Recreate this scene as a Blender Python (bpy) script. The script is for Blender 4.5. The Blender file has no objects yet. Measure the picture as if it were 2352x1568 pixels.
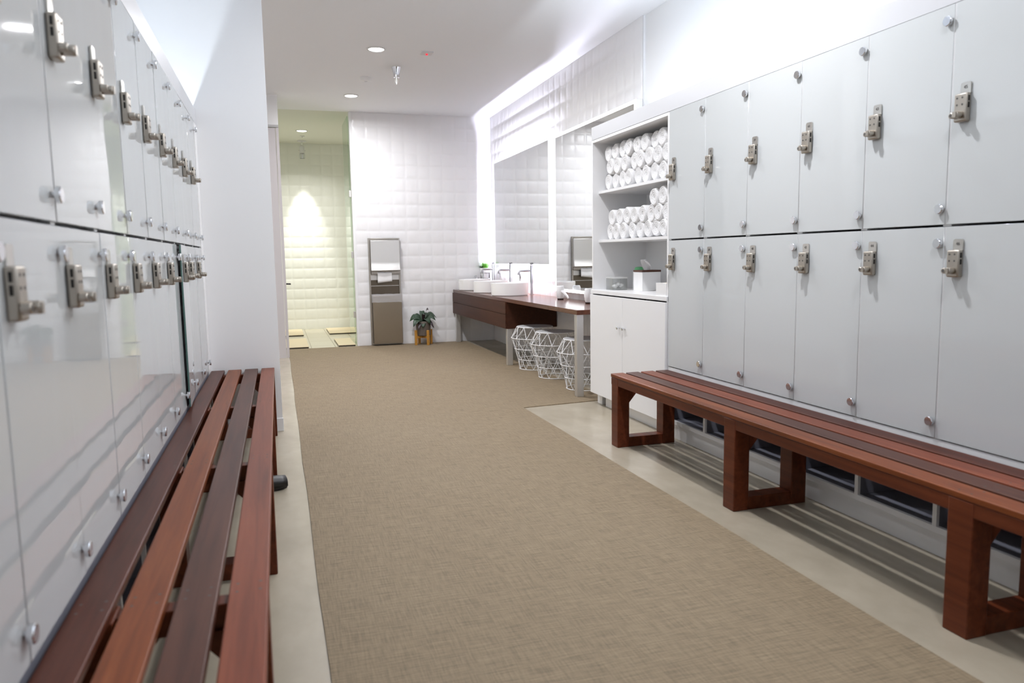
import bpy, bmesh, math, random
from mathutils import Vector, Matrix
random.seed(7)
PI = math.pi
SC = bpy.context.scene
COL = SC.collection

# ------------------------------------------------------------------ camera
YAW, PITCH, ROLL = 0.29952, 0.11294, -0.01604
fw = Vector((math.sin(YAW)*math.cos(PITCH), math.cos(YAW)*math.cos(PITCH), -math.sin(PITCH)))
rt = Vector((math.cos(YAW), -math.sin(YAW), 0)); up = rt.cross(fw)
R = rt*math.cos(ROLL) + up*math.sin(ROLL); U = -rt*math.sin(ROLL) + up*math.cos(ROLL)
cd = bpy.data.cameras.new('camera'); cam = bpy.data.objects.new('camera', cd); COL.objects.link(cam)
cam.matrix_world = Matrix(((R.x, U.x, -fw.x, 0), (R.y, U.y, -fw.y, 0), (R.z, U.z, -fw.z, 1.2), (0, 0, 0, 1)))
cd.sensor_width = 36; cd.lens = 36*1725.06/2352; cd.clip_start = 0.02
cd.dof.use_dof = True; cd.dof.focus_distance = 6.2; cd.dof.aperture_fstop = 3.2
SC.camera = cam

# ------------------------------------------------------------------ world, exposure, lights
w = bpy.data.worlds.new('world'); SC.world = w; w.use_nodes = True
w.node_tree.nodes['Background'].inputs[0].default_value = (0.8, 0.9, 1, 1)
w.node_tree.nodes['Background'].inputs[1].default_value = 0.05
vs = SC.view_settings
vs.view_transform = 'Standard'; vs.look = 'None'; vs.exposure = 0.42; vs.gamma = 1; vs.use_curve_mapping = False
SC.cycles.use_denoising = True
SC.cycles.max_bounces = 10; SC.cycles.diffuse_bounces = 6; SC.cycles.glossy_bounces = 5
SC.cycles.transparent_max_bounces = 10; SC.cycles.sample_clamp_indirect = 6.0
SC.cycles.caustics_reflective = False; SC.cycles.caustics_refractive = False

NEUTRAL = (0.965, 0.965, 1.0); COOL = (0.80, 0.90, 1.0); LEDC = (0.82, 0.82, 1.0); WARM = (1.0, 0.975, 0.915)
def area(name, loc, rot, power, col, sx, sy=None, shape='RECTANGLE', spread=PI):
    l = bpy.data.lights.new(name, 'AREA'); l.energy = power; l.color = col; l.shape = shape; l.size = sx; l.spread = spread
    if sy: l.size_y = sy
    o = bpy.data.objects.new(name, l); COL.objects.link(o); o.location = loc; o.rotation_euler = rot
    return o
CEIL = 3.145
DOWN = [(0.978, 7.319), (0.94, 9.42), (1.2, 5.2), (1.5, 3.1), (1.5, 1.0), (0.98, -1.1)]
DPOW = [42, 27, 22, 31, 13, 4]
SHOWER_DOWN = (0.45, 12.1)
for (x, y), p in zip(DOWN, DPOW):
    area('downlight_lamp', (x, y, CEIL-0.012), (0, 0, 0), p, NEUTRAL, 0.13, shape='DISK', spread=math.radians(172))
area('shower_lamp', (*SHOWER_DOWN, CEIL-0.012), (0, 0, 0), 20, WARM, 0.13, shape='DISK', spread=math.radians(140))
# LED strips lying on top of both locker banks, just behind the front lip
area('led_strip_lamp', (-0.52, 2.1, 2.105), (PI, 0, 0), 17, COOL, 0.010, 6.4)
area('led_strip_lamp', (2.456, 2.1, 2.105), (PI, 0, 0), 25, COOL, 0.010, 6.7)
# narrow wall-washing beam of the ceiling spotlight in the shower
sp = bpy.data.lights.new('shower_spot_lamp', 'SPOT'); sp.energy = 150; sp.color = WARM; sp.spot_size = math.radians(44); sp.spot_blend = 1.0; sp.shadow_soft_size = 0.03
so = bpy.data.objects.new('shower_spot_lamp', sp); COL.objects.link(so); so.location = (0.478, 13.12, 2.845)
so.rotation_euler = (math.radians(9), 0, 0)

# ------------------------------------------------------------------ materials
def mat(name, col, rough=0.5, metal=0.0, spec=0.5, emit=None, es=0.0, trans=0.0, ior=1.5, coat=0.0):
    m = bpy.data.materials.new(name); m.use_nodes = True
    b = m.node_tree.nodes['Principled BSDF']
    b.inputs['Base Color'].default_value = (*col, 1); b.inputs['Roughness'].default_value = rough
    b.inputs['Metallic'].default_value = metal; b.inputs['Specular IOR Level'].default_value = spec
    b.inputs['IOR'].default_value = ior; b.inputs['Transmission Weight'].default_value = trans
    b.inputs['Coat Weight'].default_value = coat
    if emit: b.inputs['Emission Color'].default_value = (*emit, 1); b.inputs['Emission Strength'].default_value = es
    return m
def N(m, t, **kw):
    n = m.node_tree.nodes.new(t)
    for k, v in kw.items(): setattr(n, k, v)
    return n
def L(m, a, b): m.node_tree.links.new(a, b)
def P(m): return m.node_tree.nodes['Principled BSDF']
def noise(m, scale, detail=3, coord='Object', vec=(1, 1, 1), rough=0.5):
    tc = N(m, 'ShaderNodeTexCoord'); mp = N(m, 'ShaderNodeMapping'); mp.inputs['Scale'].default_value = vec
    n = N(m, 'ShaderNodeTexNoise'); n.inputs['Scale'].default_value = scale; n.inputs['Detail'].default_value = detail; n.inputs['Roughness'].default_value = rough
    L(m, tc.outputs[coord], mp.inputs[0]); L(m, mp.outputs[0], n.inputs['Vector'])
    return n.outputs['Fac']
def ramp(m, fac, stops):
    r = N(m, 'ShaderNodeValToRGB'); e = r.color_ramp.elements
    while len(e) < len(stops): e.new(0.5)
    for x, (p, c) in zip(e, stops): x.position = p; x.color = (*c, 1)
    L(m, fac, r.inputs[0]); return r.outputs[0]
def mixc(m, fac, a, b, mode='MIX'):
    x = N(m, 'ShaderNodeMix', data_type='RGBA', blend_type=mode)
    if isinstance(fac, (int, float)): x.inputs[0].default_value = fac
    else: L(m, fac, x.inputs[0])
    for v, s in ((a, x.inputs[6]), (b, x.inputs[7])):
        if isinstance(v, tuple): s.default_value = (*v, 1)
        else: L(m, v, s)
    return x.outputs[2]
def bump(m, h, strength, dist):
    b = N(m, 'ShaderNodeBump'); b.inputs['Strength'].default_value = strength; b.inputs['Distance'].default_value = dist
    L(m, h, b.inputs['Height']); L(m, b.outputs[0], P(m).inputs['Normal'])

M = {}
M['paint'] = mat('white_paint', (0.88, 0.885, 0.89), 0.6)
M['ceiling'] = mat('ceiling_paint', (0.86, 0.87, 0.895), 0.75)
M['laminate'] = mat('white_laminate', (0.84, 0.84, 0.845), 0.35)
M['fascia'] = mat('fascia_laminate', (0.62, 0.63, 0.655), 0.3)
M['inner'] = mat('inner_laminate', (0.74, 0.755, 0.80), 0.45)
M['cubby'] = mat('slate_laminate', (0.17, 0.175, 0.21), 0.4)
M['quilt'] = mat('quilted_tile', (0.86, 0.855, 0.86), 0.3)
M['shower_tile'] = mat('shower_tile', (0.79, 0.80, 0.755), 0.3)  # slight green of the shower light mixed into the tile colour
M['ceiling_lamp_tint'] = mat('lamp_tint_ceiling', (0.71, 0.715, 0.64), 0.7)  # olive cast of the shower light put into the ceiling colour
M['column'] = mat('greige_laminate', (0.60, 0.57, 0.575), 0.4)
M['rail'] = mat('grey_rail', (0.50, 0.50, 0.50), 0.35)
M['void'] = mat('dark_gap', (0.05, 0.05, 0.055), 0.7)
M['black'] = mat('black_rubber', (0.012, 0.010, 0.009), 0.45)
M['chrome'] = mat('chrome', (0.80, 0.81, 0.84), 0.10, 1.0)
M['nickel'] = mat('satin_nickel', (0.47, 0.43, 0.375), 0.36, 1.0)
M['steel'] = mat('brushed_steel', (0.66, 0.65, 0.63), 0.40, 1.0)
M['framesteel'] = mat('dark_brushed_steel', (0.44, 0.41, 0.37), 0.35, 1.0)
M['faucet'] = mat('brushed_chrome', (0.42, 0.42, 0.43), 0.24, 1.0)
M['legsteel'] = mat('satin_aluminium', (0.68, 0.67, 0.65), 0.42, 0.9)
M['plate'] = mat('number_plate', (0.62, 0.60, 0.56), 0.22, 0.9)
M['ink'] = mat('engraved_ink', (0.10, 0.095, 0.09), 0.6)
M['ceramic'] = mat('white_ceramic', (0.87, 0.865, 0.855), 0.12, coat=0.3)
M['wire'] = mat('white_wire', (0.84, 0.84, 0.84), 0.4)
M['seat'] = mat('shaded_white_metal', (0.62, 0.62, 0.62), 0.35)  # grey stands in for shade on the white stool seat
M['plastic'] = mat('white_plastic', (0.87, 0.87, 0.87), 0.25)
M['tissue'] = mat('tissue_paper', (0.88, 0.88, 0.885), 0.9)
M['leaf'] = mat('dark_leaf', (0.018, 0.046, 0.020), 0.42)
M['leaf2'] = mat('purple_leaf', (0.035, 0.020, 0.022), 0.35)
M['grassleaf'] = mat('bright_leaf', (0.17, 0.50, 0.06), 0.5)
M['darkgrass'] = mat('deep_leaf', (0.03, 0.09, 0.025), 0.5)
M['pot'] = mat('taupe_pot', (0.13, 0.105, 0.085), 0.6)
M['soil'] = mat('soil', (0.03, 0.02, 0.015), 0.95)
M['beech'] = mat('amber_wood', (0.55, 0.27, 0.05), 0.5)
M['wire_black'] = mat('black_wire', (0.015, 0.013, 0.012), 0.5)
M['soap'] = mat('blue_soap', (0.40, 0.64, 0.72), 0.1, trans=0.4)
M['lidwood'] = mat('walnut_lid', (0.085, 0.030, 0.016), 0.4)
M['beige'] = mat('beige_cloth', (0.72, 0.64, 0.52), 0.9)
M['green'] = mat('green_plastic', (0.16, 0.55, 0.25), 0.4)
M['frost'] = mat('frosted_acrylic', (0.80, 0.80, 0.79), 0.35, trans=0.35)
M['mirror'] = mat('mirror_silver', (0.90, 0.925, 0.93), 0.012, 1.0)
M['led'] = mat('led_glow', (1, 1, 1), 0.5, emit=(0.95, 0.96, 1.0), es=3.5)
M['ledback'] = mat('led_tape', (1, 1, 1), 0.5, emit=LEDC, es=370.0)
M['lens'] = mat('lamp_lens', (1, 1, 1), 0.4, emit=(1, 0.985, 0.96), es=9.0)
M['red'] = mat('red_indicator', (0.6, 0.02, 0.03), 0.4, emit=(1, 0.03, 0.05), es=0.8)
M['sensor'] = mat('sensor_plastic', (0.70, 0.70, 0.71), 0.5)
M['mat_tile'] = mat('shower_mat', (0.66, 0.56, 0.38), 0.6)
M['edge'] = mat('glass_edge', (0.10, 0.19, 0.17), 0.2)

def clear(name, tint, refl=0.9, rough=0.0):
    m = bpy.data.materials.new(name); m.use_nodes = True; nt = m.node_tree; nt.nodes.clear()
    o = nt.nodes.new('ShaderNodeOutputMaterial'); t = nt.nodes.new('ShaderNodeBsdfTransparent'); g = nt.nodes.new('ShaderNodeBsdfGlossy')
    f = nt.nodes.new('ShaderNodeFresnel'); x = nt.nodes.new('ShaderNodeMixShader')
    t.inputs[0].default_value = (*tint, 1); g.inputs['Roughness'].default_value = rough; f.inputs[0].default_value = 1.45; g.inputs[0].default_value = (refl, refl, refl, 1)
    ge = nt.nodes.new('ShaderNodeNewGeometry'); su = nt.nodes.new('ShaderNodeMath'); su.operation = 'SUBTRACT'; su.use_clamp = True
    nt.links.new(f.outputs[0], su.inputs[0]); nt.links.new(ge.outputs['Backfacing'], su.inputs[1]); nt.links.new(su.outputs[0], x.inputs[0]); nt.links.new(t.outputs[0], x.inputs[1]); nt.links.new(g.outputs[0], x.inputs[2]); nt.links.new(x.outputs[0], o.inputs[0])
    return m
m = M['frostglass'] = clear('clear_acrylic', (0.90, 0.905, 0.90), 0.9, 0.15)
m = M['glassdoor'] = mat('back_painted_glass', (0.60, 0.625, 0.630), 0.03, spec=0.5, ior=1.52)
h = noise(m, 3.0, 1, 'Object', (1.9, 1, 0.8)); bump(m, h, 0.09, 0.008)

for k, sc in (('quilt', 260), ('shower_tile', 260)): pass
m = M['towel'] = mat('terry_cloth', (0.83, 0.83, 0.835), 1.0, spec=0.1)
h = noise(m, 240, 3); bump(m, h, 0.9, 0.004)

# woven vinyl carpet
m = M['carpet'] = mat('woven_vinyl', (0.4, 0.33, 0.25), 0.75, spec=0.25)
a = noise(m, 7, 6, 'Object', (1.15, 25, 1), 0.72); b_ = noise(m, 7, 6, 'Object', (25, 1.15, 1), 0.72)
c = noise(m, 1.1, 3, 'Object')
ca = ramp(m, a, [(0.33, (0.118, 0.090, 0.061)), (0.50, (0.246, 0.190, 0.124)), (0.68, (0.352, 0.278, 0.182))])
cb = ramp(m, b_, [(0.33, (0.122, 0.094, 0.064)), (0.50, (0.250, 0.193, 0.126)), (0.68, (0.348, 0.275, 0.181))])
mx = mixc(m, 0.42, ca, cb)
tint = ramp(m, c, [(0.35, (0.97, 0.96, 0.94)), (0.65, (1.0, 1.0, 0.99))])
L(m, mixc(m, 1.0, mx, tint, 'MULTIPLY'), P(m).inputs['Base Color'])
bump(m, a, 0.25, 0.002)

# polished concrete
m = M['concrete'] = mat('polished_concrete', (0.5, 0.47, 0.4), 0.27)
a = noise(m, 1.3, 6, 'Object', (1, 1, 1), 0.6); b_ = noise(m, 9, 5, 'Object', (1, 0.5, 1))
L(m, mixc(m, 0.35, ramp(m, a, [(0.3, (0.34, 0.295, 0.225)), (0.55, (0.42, 0.37, 0.285)), (0.75, (0.48, 0.43, 0.34))]),
          ramp(m, b_, [(0.3, (0.32, 0.28, 0.21)), (0.7, (0.47, 0.415, 0.325))])), P(m).inputs['Base Color'])

# shower floor: large tiles with thin joints
m = M['floor_tile'] = mat('shower_floor_tile', (0.55, 0.5, 0.38), 0.25)
tc = N(m, 'ShaderNodeTexCoord'); bk = N(m, 'ShaderNodeTexBrick', offset=0.0)
bk.inputs['Color1'].default_value = (0.52, 0.48, 0.37, 1); bk.inputs['Color2'].default_value = (0.54, 0.50, 0.38, 1); bk.inputs['Mortar'].default_value = (0.30, 0.26, 0.18, 1)
bk.inputs['Scale'].default_value = 1; bk.inputs['Mortar Size'].default_value = 0.006; bk.inputs['Brick Width'].default_value = 0.32; bk.inputs['Row Height'].default_value = 0.62
mp = N(m, 'ShaderNodeMapping'); mp.inputs['Location'].default_value = (-0.07, -0.2, 0)
L(m, tc.outputs['Object'], mp.inputs[0]); L(m, mp.outputs[0], bk.inputs['Vector']); L(m, bk.outputs[0], P(m).inputs['Base Color'])

def wood(name, c1, c2, c3, rough=0.40, axis='y', seed=0.0):
    m = M[name] = mat(name, c2, rough, spec=0.24)
    v = {'y': (14, 0.55, 14), 'x': (0.55, 14, 14)}[axis]
    tc = N(m, 'ShaderNodeTexCoord'); mp = N(m, 'ShaderNodeMapping'); mp.inputs['Scale'].default_value = v; mp.inputs['Location'].default_value = (seed, seed*2, 0)
    n = N(m, 'ShaderNodeTexNoise'); n.inputs['Scale'].default_value = 2.6; n.inputs['Detail'].default_value = 7; n.inputs['Roughness'].default_value = 0.62; n.inputs['Distortion'].default_value = 0.5
    L(m, tc.outputs['Object'], mp.inputs[0]); L(m, mp.outputs[0], n.inputs['Vector'])
    col = ramp(m, n.outputs['Fac'], [(0.30, c1), (0.5, c2), (0.72, c3)])
    big = noise(m, 1.0, 2, 'Object', (1, 0.8, 1))
    t = ramp(m, big, [(0.35, (0.68, 0.68, 0.70)), (0.65, (0.95, 0.93, 0.90))])
    L(m, mixc(m, 1.0, col, t, 'MULTIPLY'), P(m).inputs['Base Color']); bump(m, n.outputs['Fac'], 0.08, 0.002)
wood('wood_dark', (0.056, 0.014, 0.007), (0.090, 0.023, 0.011), (0.122, 0.034, 0.017), seed=1)
wood('wood_orange', (0.140, 0.034, 0.009), (0.220, 0.058, 0.016), (0.290, 0.086, 0.026), seed=5)
wood('wood_purple', (0.058, 0.021, 0.013), (0.092, 0.034, 0.021), (0.125, 0.050, 0.031), seed=9)
wood('wood_red', (0.145, 0.034, 0.014), (0.220, 0.056, 0.025), (0.275, 0.076, 0.036), seed=13)
wood('wood_frame', (0.092, 0.021, 0.007), (0.140, 0.032, 0.011), (0.185, 0.046, 0.017), seed=17)
wood('vanity_wood', (0.050, 0.016, 0.007), (0.068, 0.022, 0.010), (0.086, 0.029, 0.013), 0.5, seed=21)
wood('counter_wood', (0.080, 0.026, 0.012), (0.112, 0.037, 0.018), (0.145, 0.050, 0.024), 0.16, seed=25)

M['shower_glass'] = clear('green_tinted_glass', (0.965, 0.98, 0.955))
M['glass_side'] = clear('green_glass_side', (0.84, 0.93, 0.87))
m = M['bag'] = bpy.data.materials.new('clear_film'); m.use_nodes = True; nt = m.node_tree
mx_ = nt.nodes.new('ShaderNodeMixShader'); tr = nt.nodes.new('ShaderNodeBsdfTransparent'); P(m).inputs['Base Color'].default_value = (0.85, 0.84, 0.85, 1); P(m).inputs['Roughness'].default_value = 0.25
mx_.inputs[0].default_value = 0.38; nt.links.new(tr.outputs[0], mx_.inputs[1]); nt.links.new(P(m).outputs[0], mx_.inputs[2]); nt.links.new(mx_.outputs[0], nt.nodes['Material Output'].inputs[0])

# ------------------------------------------------------------------ mesh builder
class B:
    def __init__(s): s.v = []; s.f = []
    def add(s, vs, fs):
        o = len(s.v); s.v += [tuple(x) for x in vs]; s.f += [tuple(i+o for i in f) for f in fs]; return s
    def box(s, x0, x1, y0, y1, z0, z1):
        return s.add([(x0,y0,z0),(x1,y0,z0),(x1,y1,z0),(x0,y1,z0),(x0,y0,z1),(x1,y0,z1),(x1,y1,z1),(x0,y1,z1)],
                     [(0,3,2,1),(4,5,6,7),(0,1,5,4),(1,2,6,5),(2,3,7,6),(3,0,4,7)])
    def prism(s, pts, a, b, axis='z'):
        n = len(pts)
        def mk(p, h): return {'z': (p[0],p[1],h), 'y': (p[0],h,p[1]), 'x': (h,p[0],p[1])}[axis]
        return s.add([mk(p,a) for p in pts]+[mk(p,b) for p in pts],
                     [tuple(range(n))[::-1], tuple(range(n,2*n))]+[(i,(i+1)%n,n+(i+1)%n,n+i) for i in range(n)])
    def lathe(s, prof, c=(0,0,0), n=32, axis='z', cap=True):
        vs = []; fs = []
        for r, h in prof:
            for i in range(n):
                t = 2*PI*i/n; x, y = r*math.cos(t), r*math.sin(t)
                p = {'z': (x,y,h), 'x': (h,x,y), 'y': (y,h,x)}[axis]
                vs.append((p[0]+c[0], p[1]+c[1], p[2]+c[2]))
        for k in range(len(prof)-1):
            for i in range(n): fs.append((k*n+i, k*n+(i+1)%n, (k+1)*n+(i+1)%n, (k+1)*n+i))
        if cap:
            if prof[0][0] > 1e-6: fs.append(tuple(range(n))[::-1])
            if prof[-1][0] > 1e-6: fs.append(tuple((len(prof)-1)*n+i for i in range(n)))
        return s.add(vs, fs)
    def tube(s, pts, r, n=8, closed=False):
        pts = [Vector(p) for p in pts]; k = len(pts); rr = r if isinstance(r, (list, tuple)) else [r]*k
        vs = []; fs = []; ref = None
        for i, p in enumerate(pts):
            a = pts[(i-1) % k] if (closed or i > 0) else p; b = pts[(i+1) % k] if (closed or i < k-1) else p
            d = (b-a).normalized()
            if ref is None: ref = Vector((0,0,1)) if abs(d.z) < 0.9 else Vector((1,0,0))
            x = d.cross(ref).normalized(); y = d.cross(x).normalized(); ref = -y if False else x.cross(d)*1.0
            for j in range(n):
                t = 2*PI*j/n; vs.append(p+(x*math.cos(t)+y*math.sin(t))*rr[i])
        m_ = k if closed else k-1
        for i in range(m_):
            for j in range(n): fs.append((i*n+j, i*n+(j+1)%n, ((i+1)%k)*n+(j+1)%n, ((i+1)%k)*n+j))
        if not closed: fs += [tuple(range(n))[::-1], tuple((k-1)*n+j for j in range(n))]
        return s.add(vs, fs)
    def build(s, name, m, parent=None, loc=(0,0,0), bevel=0, smooth=True, ang=35, seg=2):
        me = bpy.data.meshes.new(name); me.from_pydata(s.v, [], s.f); me.update()
        bm = bmesh.new(); bm.from_mesh(me); bmesh.ops.recalc_face_normals(bm, faces=bm.faces); bm.to_mesh(me); bm.free()
        if smooth:
            for p in me.polygons: p.use_smooth = True
            me.set_sharp_from_angle(angle=math.radians(ang))
        me.materials.append(M[m] if isinstance(m, str) else m)
        o = bpy.data.objects.new(name, me); COL.objects.link(o); o.location = loc
        if parent: o.parent = parent
        if bevel:
            bv = o.modifiers.new('bevel', 'BEVEL'); bv.width = bevel; bv.segments = seg; bv.limit_method = 'ANGLE'; bv.angle_limit = math.radians(40)
        return o
def tag(o, label, cat, group=None, kind=None):
    o['label'] = label; o['category'] = cat
    if group: o['group'] = group
    if kind: o['kind'] = kind
    return o
def thing(name, label, cat, loc=(0,0,0), rz=0, group=None):
    o = bpy.data.objects.new(name, None); COL.objects.link(o); o.location = loc; o.rotation_euler = (0,0,rz); o.empty_display_size = 0.05
    return tag(o, label, cat, group)
def struct(name, b, m, label=None, **kw):
    o = b.build(name, m, **kw) if isinstance(b, B) else b
    o['kind'] = 'structure'
    if label: o['label'] = label
    return o
def dup(o, parent=None):
    c = o.copy(); COL.objects.link(c)
    if parent: c.parent = parent
    for ch in list(o.children): dup(ch, c)
    return c
def lettering(txt, size, m, parent, loc, rot, depth=0.0004):
    cu = bpy.data.curves.new('number_lettering', 'FONT'); cu.body = txt; cu.size = size; cu.extrude = depth; cu.align_x = 'CENTER'; cu.align_y = 'CENTER'
    t = bpy.data.objects.new('tmp', cu); COL.objects.link(t)
    me = bpy.data.meshes.new_from_object(t.evaluated_get(bpy.context.evaluated_depsgraph_get()))
    bpy.data.objects.remove(t)
    me.materials.clear(); me.materials.append(M[m]); me.name = 'number_lettering'
    o = bpy.data.objects.new('number_lettering', me); COL.objects.link(o); o.parent = parent; o.location = loc; o.rotation_euler = rot
    return o
ORD = ['first', 'second', 'third', 'fourth', 'fifth', 'sixth', 'seventh', 'eighth', 'ninth', 'tenth', 'eleventh', 'twelfth']

# ------------------------------------------------------------------ setting
XR, XL = 2.402, -0.4666
WALLX = 2.95
def quilt(name, m, origin, du, dv, nrm, lu, lv, cell, sub=12, amp=0.0065):
    """pillowed square tiles on a plane: real relief"""
    nu, nv = max(1, round(lu/cell)), max(1, round(lv/cell)); O = Vector(origin); du, dv, nrm = Vector(du), Vector(dv), Vector(nrm)
    W, H = nu*sub+1, nv*sub+1; vs = []; fs = []
    for j in range(H):
        for i in range(W):
            fu, fv = (i % sub)/sub, (j % sub)/sub
            hgt = amp*max(0.0, math.sin(PI*fu))**0.34*max(0.0, math.sin(PI*fv))**0.46*(1-0.10*math.exp(-((fu-0.5)/0.09)**2))
            vs.append(O + du*(lu*i/(W-1)) + dv*(lv*j/(H-1)) + nrm*hgt)
    for j in range(H-1):
        for i in range(W-1): fs.append((j*W+i, j*W+i+1, (j+1)*W+i+1, (j+1)*W+i))
    b = B(); b.add(vs, fs); o = b.build(name, m, ang=80); o['kind'] = 'structure'; return o

struct('floor', B().box(-2.0, 3.1, -2.6, 10.48, -0.1, 0), 'concrete', 'polished beige grey concrete floor along both sides of the carpet')
struct('floor_shower', B().box(-0.6, 2.0, 10.48, 13.6, -0.1, 0.0), 'floor_tile', 'beige stone tile floor inside the shower')
struct('ceiling_shower', B().box(-2.0, 3.1, 10.46, 13.6, CEIL, CEIL+0.1), 'ceiling_lamp_tint')
struct('ceiling', B().box(-2.0, 3.1, -2.6, 10.46, CEIL, CEIL+0.1), 'ceiling', 'smooth white ceiling with recessed downlights')
struct('wall_back_core', B().box(1.03, 3.1, 10.455, 10.58, 0, CEIL), 'quilt')
quilt('wall_back', 'quilt', (1.03, 10.452, 0), (1, 0, 0), (0, 0, 1), (0, -1, 0), 1.925, CEIL, 0.171)['label'] = 'white quilted tile wall behind the dispenser and floor plant'
struct('wall_right_core', B().box(WALLX+0.012, 3.1, 5.80, 10.455, 0, CEIL), 'quilt')
quilt('wall_right', 'quilt', (WALLX+0.009, 10.452, 0), (0, -1, 0), (0, 0, 1), (-1, 0, 0), 4.652, CEIL, 0.171, 8)['label'] = 'white quilted tile wall behind the vanity and mirrors'
struct('wall_right_smooth', B().box(WALLX+0.03, 3.1, -2.6, 5.80, 0, CEIL), 'paint', 'smooth white wall above the right lockers')
struct('wall_front', B().box(-2.0, 3.1, -2.7, -2.6, 0, CEIL), 'paint')
struct('wall_left', B().box(-1.15, -1.02, -2.6, 5.455, 0, CEIL), 'paint')
part = struct('wall_partition', B().box(-1.4, -0.018, 5.455, 5.60, 0, CEIL), 'paint', 'white partition wall at the far end of the left bench')
struct('baseboard_left', B().box(-0.44, -0.012, 5.447, 5.455, 0.0, 0.095), 'laminate', bevel=0.003)
struct('wall_hall', B().box(-1.5, -1.4, 5.455, 9.62, 0, CEIL), 'paint')
struct('wall_column', B().box(-1.4, 0.09, 9.60, 9.75, 2.80, CEIL), 'paint', 'pale wall above the tall panel beside the shower')
struct('trim_1', B().box(-1.4, 0.09, 9.595, 9.66, 2.772, 2.80), 'rail')
dr = struct('door_1', B().box(-1.0, 0.054, 9.60, 9.65, 0.0, 2.765), 'column', 'tall greige panel door left of the shower')
struct('trim_2', B().box(0.058, 0.09, 9.598, 9.70, 0.0, 2.768), 'column')
struct('wall_shower_left', B().box(-0.62, -0.5, 9.75, 13.6, 0, CEIL), 'shower_tile')
struct('wall_shower_right', B().box(1.9, 2.0, 10.58, 13.6, 0, CEIL), 'shower_tile')
struct('wall_shower_core', B().box(-0.6, 2.0, 13.42, 13.6, 0, CEIL), 'shower_tile')
quilt('wall_shower_back', 'shower_tile', (-0.5, 13.41, 0), (1, 0, 0), (0, 0, 1), (0, -1, 0), 2.4, CEIL, 0.178)['label'] = 'quilted tile wall at the back of the shower lit by a spotlight'
struct('trim_3', B().box(1.0, 1.03, 10.44, 10.58, 0, CEIL), 'paint')

# carpet (woven vinyl runner), L shaped
carpet = [(0.088, -2.3)]
rr_ = random.Random(3)
for i in range(40): carpet.append((0.088+0.0025*math.sin(i*1.1)+rr_.uniform(-0.001, 0.001), -2.0+i*0.312))
carpet += [(0.095, 10.46), (2.52, 10.43), (2.62, 5.66), (1.812, 5.585)]
for i in range(20): carpet.append((1.812+0.003*math.sin(i*1.3), 5.2-i*0.38))
carpet.append((1.81, -2.3))
tag(B().prism(carpet, 0.0, 0.006).build('carpet', 'carpet'), 'tan woven carpet covering most of the floor between the benches', 'carpet')

# ------------------------------------------------------------------ lockers
CW = 0.42
def pocket_lock(parent, zb):
    """combination lock: backplate, side dials, cam knob and number plate. zb: underside"""
    x0, x1, w_ = -CW/2+0.034, -CW/2+0.086, 0.052
    plate = B(); plate.box(x0, x1, -0.024, -0.0002, zb, zb+0.100)
    lock = plate.build('combination_lock', 'nickel', parent, bevel=0.005)
    holes = B()
    for i in (0, 1):
        for j in (0, 1):
            holes.lathe([(0.0036, -0.0248), (0.0036, -0.0238)], (x0+0.013+i*0.022, 0, zb+0.060+j*0.024), 12, 'y')
    holes.build('lock_button', 'ink', lock)
    for j in (0, 1):
        for xx in (x0-0.0012, x1+0.0012):
            B().box(xx-0.0013, xx+0.0013, -0.0155, -0.0095, zb+0.047+j*0.024, zb+0.066+j*0.024).build('dial_wheel', 'black', lock, bevel=0.0008)
    k = B(); k.lathe([(0.0125, -0.025), (0.0125, -0.048), (0.0105, -0.050)], (x0+0.029, 0, zb+0.024), 20, 'y')
    k.box(x0+0.022, x0+0.036, -0.053, -0.0495, zb+0.013, zb+0.035)
    k.build('turn_knob', 'nickel', lock, bevel=0.001)
    c = B(); c.lathe([(0.0105, -0.024), (0.0105, -0.040), (0.0085, -0.042)], (x0+0.004, 0, zb+0.024), 20, 'y')
    c.build('lock_cylinder', 'nickel', lock, bevel=0.001)
    B().lathe([(0.006, -0.0424), (0.006, -0.0419)], (x0+0.004, 0, zb+0.024), 12, 'y').build('keyhole', 'ink', lock)
    tx0, tx1, tz0, tz1 = x0+0.010, x1, zb+0.098, zb+0.140
    rad = 0.008; pts = [(tx0, tz0), (tx1, tz0)]
    for cx, cz, a0 in ((tx1-rad, tz1-rad, 0), (tx0+rad, tz1-rad, 90)):
        for q in range(5): t = math.radians(a0+q*22.5); pts.append((cx+rad*math.cos(t), cz+rad*math.sin(t)))
    B().prism(pts, -0.006, -0.0002, 'y').build('number_plate', 'plate', lock)
    lock['tag'] = (tx0+tx1)/2
    return lock, ((tx0+tx1)/2, -0.0066, (tz0+tz1)/2+0.003)
def cap(parent, z):
    b = B(); b.lathe([(0.007, 0.0), (0.007, -0.006), (0.0175, -0.007), (0.0185, -0.010), (0.0185, -0.017), (0.0165, -0.0195)], (CW/2-0.020, 0, z), 24, 'y')
    return b.build('hinge_cap', 'chrome', parent, ang=25)
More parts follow.
